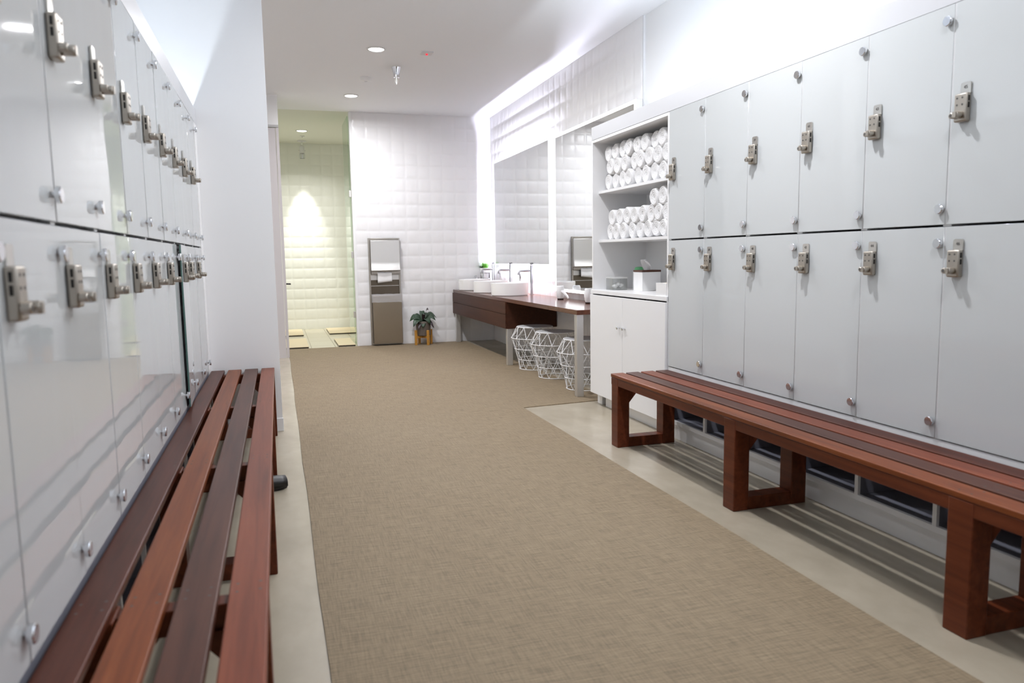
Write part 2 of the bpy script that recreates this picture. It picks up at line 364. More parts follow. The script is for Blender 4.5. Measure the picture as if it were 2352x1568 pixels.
def make_locker(upper):
    t = thing('locker', 'x', 'locker')
    z0, z1 = (1.2925, 2.089) if upper else (0.4736, 1.2835)
    b = B(); h = CW/2
    b.box(-h+0.0002, -h+0.018, 0.0095, 0.46, z0-0.0065, z1-0.0001); b.box(h-0.018, h-0.0002, 0.0095, 0.46, z0-0.0065, z1-0.0001)
    b.box(-h+0.018, h-0.018, 0.035, 0.46, z0+0.002, z0+0.018); b.box(-h+0.018, h-0.018, 0.035, 0.46, z1-0.018, z1-0.001); b.box(-h+0.018, h-0.018, 0.45, 0.46, z0+0.018, z1-0.018)
    for sx in (-1, 1):
        a, c = sorted((sx*(h-0.0004), sx*(h-0.0026))); b.box(a, c, 0.0025, 0.0094, z0, z1)
    b.build('locker_body', 'laminate', t)
    B().box(-h+0.003, h-0.003, 0.0, 0.009, z0, z1).build('door', 'glassdoor', t, bevel=0.0012, seg=1)
    lk, pos = pocket_lock(t, 1.657 if upper else 1.097)
    for z in ((2.030, 1.351) if upper else (1.222, 0.538)): cap(t, z)
    return t, pos
UP, POSU = make_locker(True); LO, POSL = make_locker(False)
used = {True: False, False: False}
def place_locker(upper, loc, rz, label, group, number=None):
    src = UP if upper else LO
    o = src if not used[upper] else dup(src)
    used[upper] = True
    o.location = loc; o.rotation_euler = (0, 0, rz); o['label'] = label; o['group'] = group
    return o
def find(o, name): return [c for c in o.children if c.name.split('.')[0] == name][0]
lockers = []
for i in range(10):                                   # left bank, far end first
    y = 1.9275 + CW*(8-i) - CW/2
    for upper in (True, False):
        lab = 'white glass locker in the %s row of the left bank, %s from the partition' % ('upper' if upper else 'lower', ORD[i])
        o = place_locker(upper, (XL, y, 0), PI/2, lab, 'left bank lockers')
        lockers.append((o, upper, None, i))
for i in range(7):                                    # right bank, shelf end first
    y = 4.34 - CW*(i+0.5)
    for upper in (True, False):
        num = (35 if upper else 36) + 2*i
        seen = i < 6
        lab = ('white glass locker with number plate %d in the %s row of the right bank' % (num, 'upper' if upper else 'lower')) if seen else \
              'white glass locker in the %s row of the right bank, nearest the camera' % ('upper' if upper else 'lower')
        o = place_locker(upper, (XR, y, 0), -PI/2, lab, 'right bank lockers')
        lockers.append((o, upper, str(num) if seen else None, i))
for o, upper, num, i in lockers:
    if num:
        lettering(num, 0.0165, 'ink', find(o, 'combination_lock'), POSU if upper else POSL, (PI/2, 0, 0))
    d = find(o, 'door'); r = random.Random(i*7+upper)
    if num is None and not upper and i == 2:          # one left door stands slightly ajar
        hx = CW/2-0.004; ang = math.radians(-2.6)
        for nm in ('door', 'combination_lock'):
            c = find(o, nm); c.matrix_local = Matrix.Translation((hx, 0, 0)) @ Matrix.Rotation(-ang, 4, 'Z') @ Matrix.Translation((-hx, 0, 0))
        d.data = d.data.copy(); d.data.materials.append(M['edge'])
        for p in d.data.polygons:
            if abs(p.normal.x) > 0.9: p.material_index = 1
        o['label'] = 'white glass locker standing slightly ajar in the lower row of the left bank'
    elif num is None:
        d.rotation_euler = (r.uniform(-0.0012, 0.0012), 0, r.uniform(-0.001, 0.001))

# base with open shoe cubbies, fascia and light trough, for both banks
def shoe_base(name, label, y0, y1, seams, x, sgn):
    t = thing(name, label, 'cubby', (x, 0, 0))
    def bx(b, d0, d1, ya, yb, za, zb):
        a, c = sorted((sgn*d0, sgn*d1)); b.box(a, c, ya, yb, za, zb)
    b = B(); bx(b, 0.03, 0.05, y0, y1, 0, 0.092); b.build('kick_board', 'laminate', t)
    b = B(); bx(b, 0.016, 0.034, y0, y1, 0.095, 0.120); b.build('front_lip', 'laminate', t, bevel=0.001)
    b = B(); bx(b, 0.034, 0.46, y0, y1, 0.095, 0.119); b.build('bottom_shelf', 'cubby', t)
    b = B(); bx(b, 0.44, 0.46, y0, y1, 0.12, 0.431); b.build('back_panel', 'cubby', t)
    b = B(); bx(b, 0.004, 0.46, y0, y1, 0.432, 0.469); b.build('top_rail', 'laminate' if sgn > 0 else 'cubby', t)  # left rail coloured dark in place of the shade behind the bench
    for s in seams:
        b = B(); bx(b, 0.016, 0.030, s-0.010, s+0.010, 0.12, 0.431); b.build('divider_edge', 'laminate', t)
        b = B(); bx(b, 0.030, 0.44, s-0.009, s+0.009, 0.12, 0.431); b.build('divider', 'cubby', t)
    for k in range(len(seams)-1):                     # sloping toe rest at the back of each cubby
        ya, yb = sorted((seams[k], seams[k+1])); b = B()
        p = [(sgn*0.24, 0.121), (sgn*0.44, 0.121), (sgn*0.44, 0.34)]
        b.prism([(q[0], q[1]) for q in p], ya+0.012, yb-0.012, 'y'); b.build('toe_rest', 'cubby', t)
    return t
shoe_base('shoe_cubby', 'open white shoe cubby base under the right lockers', 1.40, 4.34, [4.33-0*CW]+[4.34-CW*i for i in range(1, 7)]+[1.41], XR, 1)
shoe_base('shoe_cubby', 'open white shoe cubby base under the left lockers behind the bench', 1.0875, 5.2875, [1.0975]+[1.0875+CW*i for i in range(1, 10)]+[5.2775], XL, -1)
def fascia(name, x, sgn, y0, y1):
    b = B(); a, c = sorted((x+sgn*0.001, x+sgn*0.020)); b.box(a, c, y0, y1, 2.0905, 2.190)
    a, c = sorted((x+sgn*0.020, x+sgn*0.46)); b.box(a, c, y0, y1, 2.090, 2.100)
    return struct(name, b, 'fascia', bevel=0.001)
fascia('trim_4', XR, 1, -1.5, 5.58)['label'] = 'white top fascia over the right lockers and towel shelves'
fascia('trim_5', XL, -1, -1.5, 5.454)['label'] = 'white top fascia over the left lockers'
struct('trim_6', B().box(XL-0.46, XL-0.001, 5.290, 5.454, 0, 2.088), 'laminate', 'white filler panel between left lockers and partition')
struct('trim_7', B().box(XL-0.46, XL-0.002, -1.5, 1.084, 0, 2.09), 'laminate'); struct('trim_8', B().box(XR+0.002, XR+0.46, -1.5, 1.397, 0, 2.09), 'laminate')

# ------------------------------------------------------------------ benches
def bench(name, label, x0, yfar, ynear, mats, legs, flip):
    """x0: aisle-side edge (world), slats run along y. flip=+1: lockers on the +x side"""
    t = thing(name, label, 'bench', (x0, 0, 0)); s = flip
    def bx(b, d0, d1, ya, yb, za, zb):
        a, c = sorted((s*d0, s*d1)); return b.box(a, c, ya, yb, za, zb)
    for k, mn in enumerate(mats):                      # slats, aisle side first
        d = k*(0.108 if flip < 0 else 0.105)
        b = bx(B(), d, d+0.086, ynear, yfar, 0.435, 0.457)
        sl = b.build('slat', mn, t, bevel=0.004)
        pg = B()
        for y in legs:
            for dy in (-0.022, 0.022):
                for dx in (0.018, 0.068): pg.lathe([(0.0036, 0.4565), (0.0036, 0.4573)], (s*(d+dx), y+dy, 0), 8)
        pg.build('screw_hole', 'ink', sl)
    bx(B(), 0.003, 0.035, ynear, yfar-0.002, 0.388, 0.4345).build('front_apron', 'wood_frame', t, bevel=0.003)
    bx(B(), 0.366, 0.398, ynear, yfar-0.002, 0.388, 0.4345).build('rear_apron', 'wood_frame', t, bevel=0.003)
    for y in legs:
        ya, yb = y-0.045, y+0.045
        l1 = bx(B(), 0.001, 0.082, ya, yb, 0.0, 0.4345).build('leg', 'wood_frame', t, bevel=0.004)
        l2 = bx(B(), 0.318, 0.400, ya, yb, 0.0, 0.4345).build('leg', 'wood_frame', t, bevel=0.004)
        bx(B(), 0.082, 0.318, ya+0.004, yb-0.004, 0.0, 0.062).build('foot_rail', 'wood_frame', t, bevel=0.003)
        bx(B(), 0.082, 0.318, ya+0.02, yb-0.02, 0.375, 0.4345).build('cross_rail', 'wood_frame', t, bevel=0.002)
        for d0, dirn in ((0.082, 1), (0.318, -1)):
            pts = [(s*d0, 0.376), (s*(d0+dirn*0.085), 0.376), (s*d0, 0.275)]
            B().prism(pts, ya+0.012, yb-0.012, 'y').build('corner_brace', 'wood_frame', t)
    return t
bench('slat_bench', 'long reddish slatted wooden bench along the left lockers, cut by the left edge', -0.055, 5.44, -0.9, ['wood_red', 'wood_purple', 'wood_orange', 'wood_dark'], [5.35, 4.16, 2.96, 1.76, 0.56], -1)
bench('slat_bench', 'long reddish slatted wooden bench along the right lockers with open leg frames', 1.972, 4.29, -0.9, ['wood_orange', 'wood_purple', 'wood_red', 'wood_dark'], [4.235, 2.98, 1.735, 0.49], 1)

# black slide sandal poking out under the left bench
t = thing('sandal', 'black rubber sandal poking out from under the left bench', 'shoe', (-0.128, 4.04, 0), math.radians(-78))
def sole(k, z0, z1):
    pts = []
    for i in range(28):
        a = 2*PI*i/28; y = 0.125*math.sin(a); wd = 0.040+0.010*math.sin(a); pts.append((wd*math.cos(a)*k, y*k))
    return B().prism(pts, z0, z1)
sole(1.0, 0.0, 0.026).build('sole', 'black', t, bevel=0.006)
b = B(); vs = []; fs = []
for i in range(5):
    for j in range(11):
        a = PI*j/10; vs.append((0.052*math.cos(a), 0.005+i*0.028, 0.022+(0.056-0.003*i)*max(0.0, math.sin(a))**0.55))
for i in range(4):
    for j in range(10): fs.append((i*11+j, i*11+j+1, (i+1)*11+j+1, (i+1)*11+j))
b.add(vs, fs); o = b.build('strap', 'black', t); sm = o.modifiers.new('s', 'SOLIDIFY'); sm.thickness = 0.006

# ------------------------------------------------------------------ towel cabinet
YA, YB = 4.345, 5.575; XB = XR+0.47
t = thing('linen_cabinet', 'white built-in cabinet with open towel shelves above two doors', 'cabinet', (0, 0, 0))
b = B()
b.box(XR+0.001, XB, YB-0.018, YB, 0.10, 2.088); b.box(XR+0.001, XB, YA, YA+0.018, 0.10, 2.088)
b.box(XB, XB+0.012, YA, YB, 0.10, 2.088); b.box(XR+0.001, XB, YA+0.018, YB-0.018, 2.068, 2.088)
b.box(XR+0.02, XB, YA+0.018, YB-0.018, 0.092, 0.11)
b.build('cabinet_body', 'laminate', t, bevel=0.0008)
B().box(XR+0.045, XR+0.06, YA, YB-0.16, 0, 0.10).build('kick_board', 'laminate', t)
B().box(XR+0.045, XB, YB-0.09, YB, 0, 0.10).build('foot_block', 'laminate', t, bevel=0.002)
for z in (1.697, 1.317): B().box(XR+0.05, XB, YA+0.018, YB-0.018, z-0.020, z).build('shelf', 'laminate', t, bevel=0.001)
B().box(XR-0.012, XB, YA, YB+0.004, 0.895, 0.925).build('ledge_top', 'laminate', t, bevel=0.002)
ym = 4.985
for ya, yb, ky in ((YA+0.002, ym-0.002, ym-0.045), (ym+0.002, YB, ym+0.045)):
    d = B().box(XR-0.018, XR-0.001, ya, yb, 0.095, 0.885).build('door', 'laminate', t, bevel=0.0015)
    k = B(); k.lathe([(0.005, XR-0.018), (0.005, XR-0.032), (0.012, XR-0.034), (0.0125, XR-0.042), (0.009, XR-0.045)], (0, ky, 0.664), 20, 'x'); k.build('door_knob', 'chrome', d, ang=25)

# rolled towels
def towel_mesh(seed):
    r = random.Random(seed); n = 30; Ln = 0.29; b = B(); vs = []; fs = []
    ph = r.uniform(0, 6); sq = r.uniform(0.93, 1.0)
    def rad(a): return 0.0615*(1+0.03*math.sin(2*a+ph)+0.02*math.sin(3*a+ph*2)+(0.10 if 0 < ((a-ph) % (2*PI)) < 0.25 else 0))
    rings = []                                          # front cap from centre outwards, then along the roll
    for q in range(13):
        k = q/12; ring = []
        for i in range(n):
            a = 2*PI*i/n; rr = rad(a)*k*0.96; turn = (k*4.2-a/(2*PI)) % 1.0
            dep = 0.0032*(abs(turn-0.5)*2)**2 + 0.012*(1-k)**1.5 + r.uniform(-0.0015, 0.0015) if q < 12 else 0.006
            ring.append((dep, rr*math.cos(a), rr*math.sin(a)*sq))
        rings.append(ring)
    for q, (x, k) in enumerate(((0.012, 1.0), (0.08, 1.0), (0.16, 1.015), (0.23, 1.0), (0.285, 0.985), (Ln, 0.9), (Ln, 0.02))):
        rings.append([(x, rad(2*PI*i/n)*k*math.cos(2*PI*i/n)+0.001*math.sin(q+i), rad(2*PI*i/n)*k*math.sin(2*PI*i/n)*sq) for i in range(n)])
    for g in rings: vs += g
    for q in range(len(rings)-1):
        for i in range(n): fs.append((q*n+i, q*n+(i+1) % n, (q+1)*n+(i+1) % n, (q+1)*n+i))
    b.add(vs, fs); return b
TW = []
for k in range(5):
    o = towel_mesh(k).build('rolled_towel', 'towel', ang=50); TW.append(o)
first = [True]*5; rt_ = random.Random(11)
def towel(y, z, row, shelf, idx, s=1.0):
    k = rt_.randrange(5)
    o = TW[k] if first[k] else TW[k].copy()
    if not first[k]: COL.objects.link(o)
    first[k] = False
    o.location = (2.475+rt_.uniform(-0.008, 0.012), y, z); o.rotation_euler = (rt_.uniform(-0.9, 0.9), 0, rt_.uniform(-0.04, 0.04)); o.scale = (1, s, s)
    tag(o, 'rolled white towel, %s from the left in the %s row on the %s towel shelf' % (ORD[idx], row, shelf), 'towel', 'rolled towels on the %s shelf' % shelf)
for row, z, ys in (('bottom', 1.758, [5.435-0.124*i for i in range(9)]), ('middle', 1.866, [5.385-0.126*i for i in range(8)]), ('top', 1.972, [5.44-0.125*i for i in range(9)])):
    for i, y in enumerate(ys): towel(y+rt_.uniform(-0.004, 0.004), z+rt_.uniform(-0.003, 0.003), row, 'upper', i)
for row, z, ys in (('bottom', 1.376, [5.40-0.122*i for i in range(9)]), ('middle', 1.482, [5.36-0.122*i for i in range(8)]), ('top', 1.588, [4.69, 4.565, 4.44])):
    for i, y in enumerate(ys): towel(y+rt_.uniform(-0.004, 0.004), z+rt_.uniform(-0.003, 0.003), row, 'lower', i)
for k in range(5):
    if first[k]: bpy.data.objects.remove(TW[k])

# things on the cabinet ledge (z = 0.925)
LZ = 0.925
t = thing('storage_jar', 'clear square acrylic jar with cotton on the cabinet ledge', 'jar', (2.535, 5.40, LZ))
b = B(); b.box(-0.062, 0.062, -0.062, 0.062, 0, 0.004); b.box(-0.062, 0.062, -0.062, -0.058, 0.004, 0.088); b.box(-0.062, 0.062, 0.058, 0.062, 0.004, 0.088); b.box(-0.062, -0.058, -0.058, 0.058, 0.004, 0.088); b.box(0.058, 0.062, -0.058, 0.058, 0.004, 0.088)
b.build('jar_body', M['frostglass'] if 'frostglass' in M else 'frost', t)
B().box(-0.064, 0.064, -0.064, 0.064, 0.089, 0.100).build('lid', 'frost', t, bevel=0.002)
b = B(); rj = random.Random(4)
for i in range(14): b.lathe([(0.0, -0.016), (0.014, -0.009), (0.018, 0), (0.014, 0.009), (0.0, 0.016)], (rj.uniform(-0.036, 0.036), rj.uniform(-0.036, 0.036), 0.022+rj.uniform(0, 0.026)), 10)
c_ = b.build('cotton_ball', 'tissue', t); c_['kind'] = 'stuff'

t = thing('tissue_box', 'white tissue box with dark wooden lid and a pulled tissue', 'tissue box', (2.672, 5.155, LZ))
B().box(-0.077, 0.077, -0.072, 0.072, 0, 0.142).build('box_body', 'plastic', t, bevel=0.003)
B().box(-0.079, 0.079, -0.074, 0.074, 0.142, 0.156).build('lid', 'lidwood', t, bevel=0.002)
b = B(); vs = []; fs = []; nn = 9
for j in range(8):
    v = j/7; wv = 0.030+0.030*math.sin(PI*min(1, v*0.75)); 
    for i in range(nn):
        u = i/(nn-1)*2-1; vs.append((0.016*math.sin(u*5+v*2)*(0.4+0.6*v)-0.02*v*v, u*wv+0.01*v, 0.150+0.086*v-0.014*u*u*v))
for j in range(7):
    for i in range(nn-1): fs.append((j*nn+i, j*nn+i+1, (j+1)*nn+i+1, (j+1)*nn+i))
b.add(vs, fs); o = b.build('tissue', 'tissue', t); o.modifiers.new('s', 'SOLIDIFY').thickness = 0.0015

t = thing('wipes_tub', 'white tub with a green cap behind the tissue box', 'tub', (2.70, 5.335, LZ))
B().lathe([(0.050, 0), (0.052, 0.01), (0.052, 0.142), (0.048, 0.147)], n=28).build('tub_body', 'plastic', t)
B().lathe([(0.040, 0.147), (0.040, 0.160), (0.032, 0.175), (0.010, 0.178)], n=24).build('tub_cap', 'green', t)

t = thing('storage_bin', 'white open bin holding a beige cloth on the ledge beside the lockers', 'bin', (2.47, 4.435, LZ))
b = B(); b.box(-0.07, 0.07, -0.068, 0.068, 0, 0.006)
for q in ((-0.07, 0.07, -0.068, -0.063), (-0.07, 0.07, 0.063, 0.068), (-0.07, -0.065, -0.063, 0.063), (0.065, 0.07, -0.063, 0.063)): b.box(*q, 0.006, 0.084)
b.build('bin_body', 'plastic', t, bevel=0.001)
tag(B().lathe([(0.0, 0.0), (0.040, 0.012), (0.052, 0.042), (0.042, 0.074), (0.012, 0.086), (0.0, 0.087)], (2.47, 4.43, LZ+0.007), 20).build('rolled_cloth', 'beige'), 'beige folded cloth inside the white open bin', 'cloth')

# ------------------------------------------------------------------ vanity
CZ = 0.745; VX = 2.36; NICHE = 5.80
t = thing('vanity_counter', 'long dark brown wooden vanity counter with a drawer box and steel legs', 'vanity', (0, 0, 0))
B().box(VX, WALLX-0.003, NICHE, 10.437, 0.705, CZ).build('countertop', 'counter_wood', t, bevel=0.002)
b = B(); b.box(VX+0.006, WALLX-0.003, 7.84, 10.435, 0.41, 0.704); b.build('drawer_box', 'vanity_wood', t)
for z0, z1 in ((0.412, 0.566), (0.571, 0.702)): B().box(VX-0.010, VX+0.006, 7.842, 10.435, z0, z1).build('drawer', 'vanity_wood', t, bevel=0.0015)
for y, zt in ((5.86, 0.705), (7.875, 0.41), (10.36, 0.41)):
    B().box(2.372, 2.432, y-0.03, y+0.03, 0.0065, zt).build('leg', 'legsteel', t, bevel=0.002)
YBAS = [8.46, 9.30, 10.13]
def basin(y, label):
    b = B(); b.lathe([(0.0, 0.0), (0.206, 0.0), (0.206, 0.004), (0.217, 0.007), (0.222, 0.130), (0.222, 0.145), (0.216, 0.149), (0.209, 0.143), (0.198, 0.060), (0.14, 0.028), (0.03, 0.022), (0.0, 0.022)], n=64)
    t = thing('vessel_basin', label, 'basin', (2.595, y, CZ), 0, 'vessel basins on the vanity')
    b.build('bowl', 'ceramic', t, ang=50)
    B().lathe([(0.0, 0.0225), (0.026, 0.0225), (0.026, 0.027), (0.0, 0.027)], n=20).build('drain', 'chrome', t)
basin(YBAS[0], 'round white vessel basin nearest the mirror with the bright border')
basin(YBAS[1], 'round white vessel basin in the middle of the three')
basin(YBAS[2], 'round white vessel basin beside the small potted grass plant')
def faucet(y, label):
    t = thing('faucet', label, 'faucet', (2.868, y, CZ), 0, 'tall vanity faucets')
    B().lathe([(0.026, 0), (0.026, 0.006), (0.0165, 0.008), (0.0165, 0.345), (0.015, 0.348)], n=24).build('post', 'faucet', t)
    B().lathe([(0.0165, 0.350), (0.0165, 0.374), (0.014, 0.376)], n=24).build('lever_cap', 'faucet', t)
    pts = [(-0.012, 0, 0.280), (-0.13, 0, 0.280)]
    for q in range(1, 7): a = q*PI/12; pts.append((-0.13-0.030*math.sin(a), 0, 0.280-0.030*(1-math.cos(a))))
    pts.append((-0.163, 0, 0.235))
    B().tube(pts, 0.0125, 12).build('spout', 'faucet', t)
    B().tube([(-0.145, 0.012, 0.262), (-0.135, 0.012, 0.21), (-0.138, 0.012, 0.165)], [0.010, 0.014, 0.008], 10).build('soap_nozzle', 'chrome', t)
faucet(YBAS[0], 'tall chrome faucet behind the nearest round basin')
faucet(YBAS[1], 'tall chrome faucet behind the middle round basin')
faucet(YBAS[2], 'tall chrome faucet beside the small potted grass plant')
# mirrors
t = thing('backlit_mirror', 'frameless wall mirror with white light glowing from behind its edges', 'mirror', (0, 0, 0))
B().box(2.872, 2.884, 7.86, 10.0, 1.105, 2.45).build('mirror_panel', 'mirror', t)
b = B()
for q in ((8.0, 9.86, 2.305, 2.312), (8.0, 9.86, 1.238, 1.245), (7.995, 8.0, 1.245, 2.305), (9.86, 9.865, 1.245, 2.305)): b.box(2.903, 2.928, *q)
b.build('led_tape', 'ledback', t)
B().box(2.885, WALLX+0.006, 8.001, 9.859, 1.246, 2.304).build('mounting_frame', 'laminate', t)
t = thing('bordered_mirror', 'tall wall mirror framed by a bright white light border', 'mirror', (0, 0, 0))
ya, yb, z0, z1, xf = 5.79, 7.72, 0.815, 2.475, 2.895
B().box(xf, WALLX+0.004, ya, yb, z0, z1).build('mirror_case', 'laminate', t, bevel=0.001)
B().box(xf-0.004, xf, ya+0.032, yb-0.032, z0+0.032, z1-0.032).build('mirror_panel', 'mirror', t)
b = B()
for q in ((ya+0.002, yb-0.002, z1-0.032, z1-0.002), (ya+0.002, yb-0.002, z0+0.002, z0+0.032), (ya+0.002, ya+0.032, z0+0.032, z1-0.032), (yb-0.032, yb-0.002, z0+0.032, z1-0.032)): b.box(xf-0.004, xf-0.0005, *q)
b.build('light_border', 'led', t)

# hair dryers resting on the counter
def dryer(loc, rz, label):
    t = thing('hair_dryer', label, 'hair dryer', loc, rz, 'hair dryers on the vanity')
    B().lathe([(0.030, 0), (0.034, 0.004), (0.034, 0.010), (0.030, 0.012)], n=28).build('intake_ring', 'black', t)
    B().lathe([(0.033, 0.012), (0.041, 0.035), (0.045, 0.075), (0.043, 0.115), (0.036, 0.138), (0.030, 0.142), (0.028, 0.136), (0.0, 0.134)], n=32).build('barrel', 'plastic', t)
    B().tube([(-0.030, 0, 0.090), (-0.060, -0.02, 0.070), (-0.085, -0.045, 0.035), (-0.095, -0.055, 0.012)], [0.014, 0.016, 0.014, 0.010], 12).build('handle', 'plastic', t)
dryer((2.80, 7.33, CZ), 1.5, 'white hair dryer standing on the counter in front of the bordered mirror')
dryer((2.80, 6.58, CZ), 2.6, 'white hair dryer half hidden behind the towel cabinet edge')

# counter plant, soap bottle
t = thing('potted_grass', 'small bright green grass plant in a white pot on a black wire stand', 'plant', (2.815, 10.352, CZ)); t.scale = (1.05, 1.05, 1.2)
B().lathe([(0.0, 0.125), (0.050, 0.125), (0.070, 0.235), (0.073, 0.245), (0.068, 0.248), (0.066, 0.235), (0.0, 0.232)], n=32).build('pot', 'ceramic', t)
b = B(); b.tube([(0.066*math.cos(a), 0.066*math.sin(a), 0.188) for a in [2*PI*i/24 for i in range(24)]], 0.0025, 6, True)
for k in range(4):
    a = PI/4+k*PI/2
    for da in (-0.35, 0.35): b.tube([(0.066*math.cos(a), 0.066*math.sin(a), 0.188), (0.072*math.cos(a+da), 0.072*math.sin(a+da), 0.002)], 0.0025, 6)
b.build('wire_stand', 'wire_black', t)
for nm, cnt, h0, sp_, mt, sd in (('grass_blade', 190, 0.115, 0.055, 'grassleaf', 5), ('leaf_tuft', 60, 0.06, 0.07, 'darkgrass', 8)):
    g = random.Random(sd); b = B()
    for k in range(cnt):
        a = g.uniform(0, 2*PI); r0 = g.uniform(0, 0.055); h = h0*g.uniform(0.6, 1.1); out = sp_*g.uniform(0.3, 1.2)
        x0, y0 = r0*math.cos(a), r0*math.sin(a)
        if nm == 'leaf_tuft': x0 = -0.045+0.3*x0; y0 = 0.5*y0
        tx, ty = -math.sin(a)*0.004, math.cos(a)*0.004
        if nm == 'leaf_tuft': tx *= 2; ty *= 2
        vs = []
        for q in range(4):
            v = q/3; cx = x0+out*v*v*math.cos(a); cy = min(0.07, y0+out*v*v*math.sin(a)); cz = 0.232+h*v*(1-0.25*v); k_ = 1-v*0.9
            vs += [(cx-tx*k_, cy-ty*k_, cz), (cx+tx*k_, cy+ty*k_, cz)]
        b.add(vs, [(0, 1, 3, 2), (2, 3, 5, 4), (4, 5, 7, 6)])
    o = b.build(nm, mt, t); o['kind'] = 'stuff'
t = thing('soap_bottle', 'small soap pump bottle with blue liquid beside the potted grass', 'bottle', (2.70, 10.385, CZ))
B().lathe([(0.0, 0), (0.030, 0), (0.032, 0.006), (0.032, 0.10), (0.026, 0.115), (0.014, 0.12)], n=24).build('bottle_body', 'soap', t)
B().lathe([(0.018, 0.12), (0.022, 0.124), (0.022, 0.165), (0.008, 0.17), (0.008, 0.186)], n=20).build('pump_collar', 'chrome', t)
B().tube([(0.004, 0, 0.186), (-0.02, 0, 0.188), (-0.042, 0, 0.180)], 0.006, 8).build('pump_nozzle', 'chrome', t)

# ------------------------------------------------------------------ wire stools
def stool_parts():
    t = thing('wire_stool', 'x', 'stool', (0, 0, 0), 0, 'wire stools under the vanity')
    lev = [(0.166, 0.005), (0.181, 0.107), (0.217, 0.221), (0.250, 0.335), (0.190, 0.450)]
    n = 12
    for k, (r, z) in enumerate(lev):
        B().tube([(r*math.cos(2*PI*i/48), r*math.sin(2*PI*i/48), z) for i in range(48)], 0.0042, 6, True).build('ring', 'wire', t)
    b = B()
    for k in range(4):
        (r0, z0), (r1, z1) = lev[k], lev[k+1]; o0 = (k % 2)*0.5; o1 = ((k+1) % 2)*0.5
        for i in range(n):
            a0 = 2*PI*(i+o0)/n
            for d in (-0.5, 0.5):
                a1 = 2*PI*(i+o0+d)/n
                b.tube([(r0*math.cos(a0), r0*math.sin(a0), z0), (r1*math.cos(a1), r1*math.sin(a1), z1)], 0.0034, 5)
    b.build('wire_lattice', 'wire', t)
    B().lathe([(0.0, 0.447), (0.190, 0.447), (0.193, 0.451), (0.190, 0.455), (0.0, 0.456)], n=64).build('seat', 'seat', t)
    return t
st = stool_parts()
for i, (x, y, lab) in enumerate(((2.58, 7.53, 'white wire stool beside the drawer box'), (2.585, 6.92, 'white wire stool in the middle of the three'), (2.575, 6.21, 'white wire stool partly behind the near steel leg'))):
    o = st if i == 0 else dup(st)
    o.location = (x, y, 0.006); o.rotation_euler = (0, 0, 0.1+0.2*i); o['label'] = lab
    if i == 2: o.location.x = 2.60

# ------------------------------------------------------------------ paper towel dispenser and waste unit
t = thing('towel_dispenser', 'tall steel paper towel dispenser and waste unit set in the tiled wall', 'dispenser', (1.403, 10.44, 0))
X0, X1 = -0.215, 0.215
b = B(); yb = 0.004
b.box(X0, X0+0.022, -0.03, yb, 0.015, 1.475); b.box(X1-0.022, X1, -0.03, yb, 0.015, 1.475); b.box(X0+0.022, X1-0.022, -0.03, yb, 1.455, 1.475); b.box(X0+0.022, X1-0.022, -0.03, yb, 0.015, 0.03)
b.box(X0+0.022, X1-0.022, -0.006, yb, 0.03, 1.455)
b.build('frame', 'framesteel', t, bevel=0.002)
pr = [(-0.006, 1.445), (-0.070, 1.445), (-0.076, 1.440), (-0.078, 1.150)]
for q in range(1, 8): a = q/7; pr.append((-0.078-0.030*a*a, 1.150-0.112*a))
pr += [(-0.106, 1.031), (-0.006, 1.031)]
b = B().prism(pr, X0+0.026, X1-0.012, 'x'); b.build('towel_cover', 'steel', t, bevel=0.002)
B().box(X0+0.028, X1-0.014, -0.058, -0.008, 0.985, 1.028).build('lower_lip', 'framesteel', t, bevel=0.002)
b = B(); b.box(X0+0.022, X1-0.022, -0.018, -0.007, 0.905, 0.975); b.build('cross_bar', 'legsteel', t)
B().box(X0+0.023, X1-0.023, -0.028, -0.008, 0.822, 0.828).build('niche_shelf', 'legsteel', t)
b = B(); b.box(X0+0.023, X1-0.023, -0.0075, -0.0062, 0.70, 0.905); b.build('niche_back', mat('dark_steel', (0.16, 0.135, 0.105), 0.35, 1.0), t)
b = B(); vs = []; fs = []; nt_ = 40
for j in range(6):
    for i in range(nt_+1):
        u = i/nt_; z = 1.015-(0.150-0.02*u)*j/5 + (0.004*((i % 2)*2-1) if j == 5 else 0)
        vs.append((-0.105+0.195*u, -0.060-0.012*math.sin(j/5*2.2)-0.003*math.sin(u*9), z))
for j in range(5):
    for i in range(nt_): fs.append((j*(nt_+1)+i, j*(nt_+1)+i+1, (j+1)*(nt_+1)+i+1, (j+1)*(nt_+1)+i))
b.add(vs, fs); o = b.build('paper_towel', 'tissue', t); o.modifiers.new('s', 'SOLIDIFY').thickness = 0.001
b = B(); b.box(X0+0.030, X1-0.006, -0.100, -0.096, 0.035, 0.690); b.box(X0+0.030, X0+0.034, -0.096, -0.008, 0.035, 0.690); b.box(X1-0.010, X1-0.006, -0.096, -0.008, 0.035, 0.690); b.box(X0+0.034, X1-0.010, -0.096, -0.008, 0.035, 0.040)
b.build('waste_bin', mat('bronze_steel', (0.36, 0.31, 0.24), 0.33, 1.0), t, bevel=0.003)
b = B(); vs = []; fs = []; loop = []
for i in range(60):
    u = i/60*4; k = int(u); f = u-k; c4 = [(X0+0.022, -0.106), (X1+0.002, -0.106), (X1+0.002, -0.012), (X0+0.022, -0.012)]
    a_, b2 = c4[k], c4[(k+1) % 4]; loop.append((a_[0]+(b2[0]-a_[0])*f, a_[1]+(b2[1]-a_[1])*f))
gb = random.Random(2)
for j in range(6):
    for i, (x, y) in enumerate(loop):
        k = 1+gb.uniform(-0.004, 0.012); vs.append((x*k, y*(1+gb.uniform(-0.02, 0.03)), 0.712-0.022*j+gb.uniform(-0.004, 0.004)))
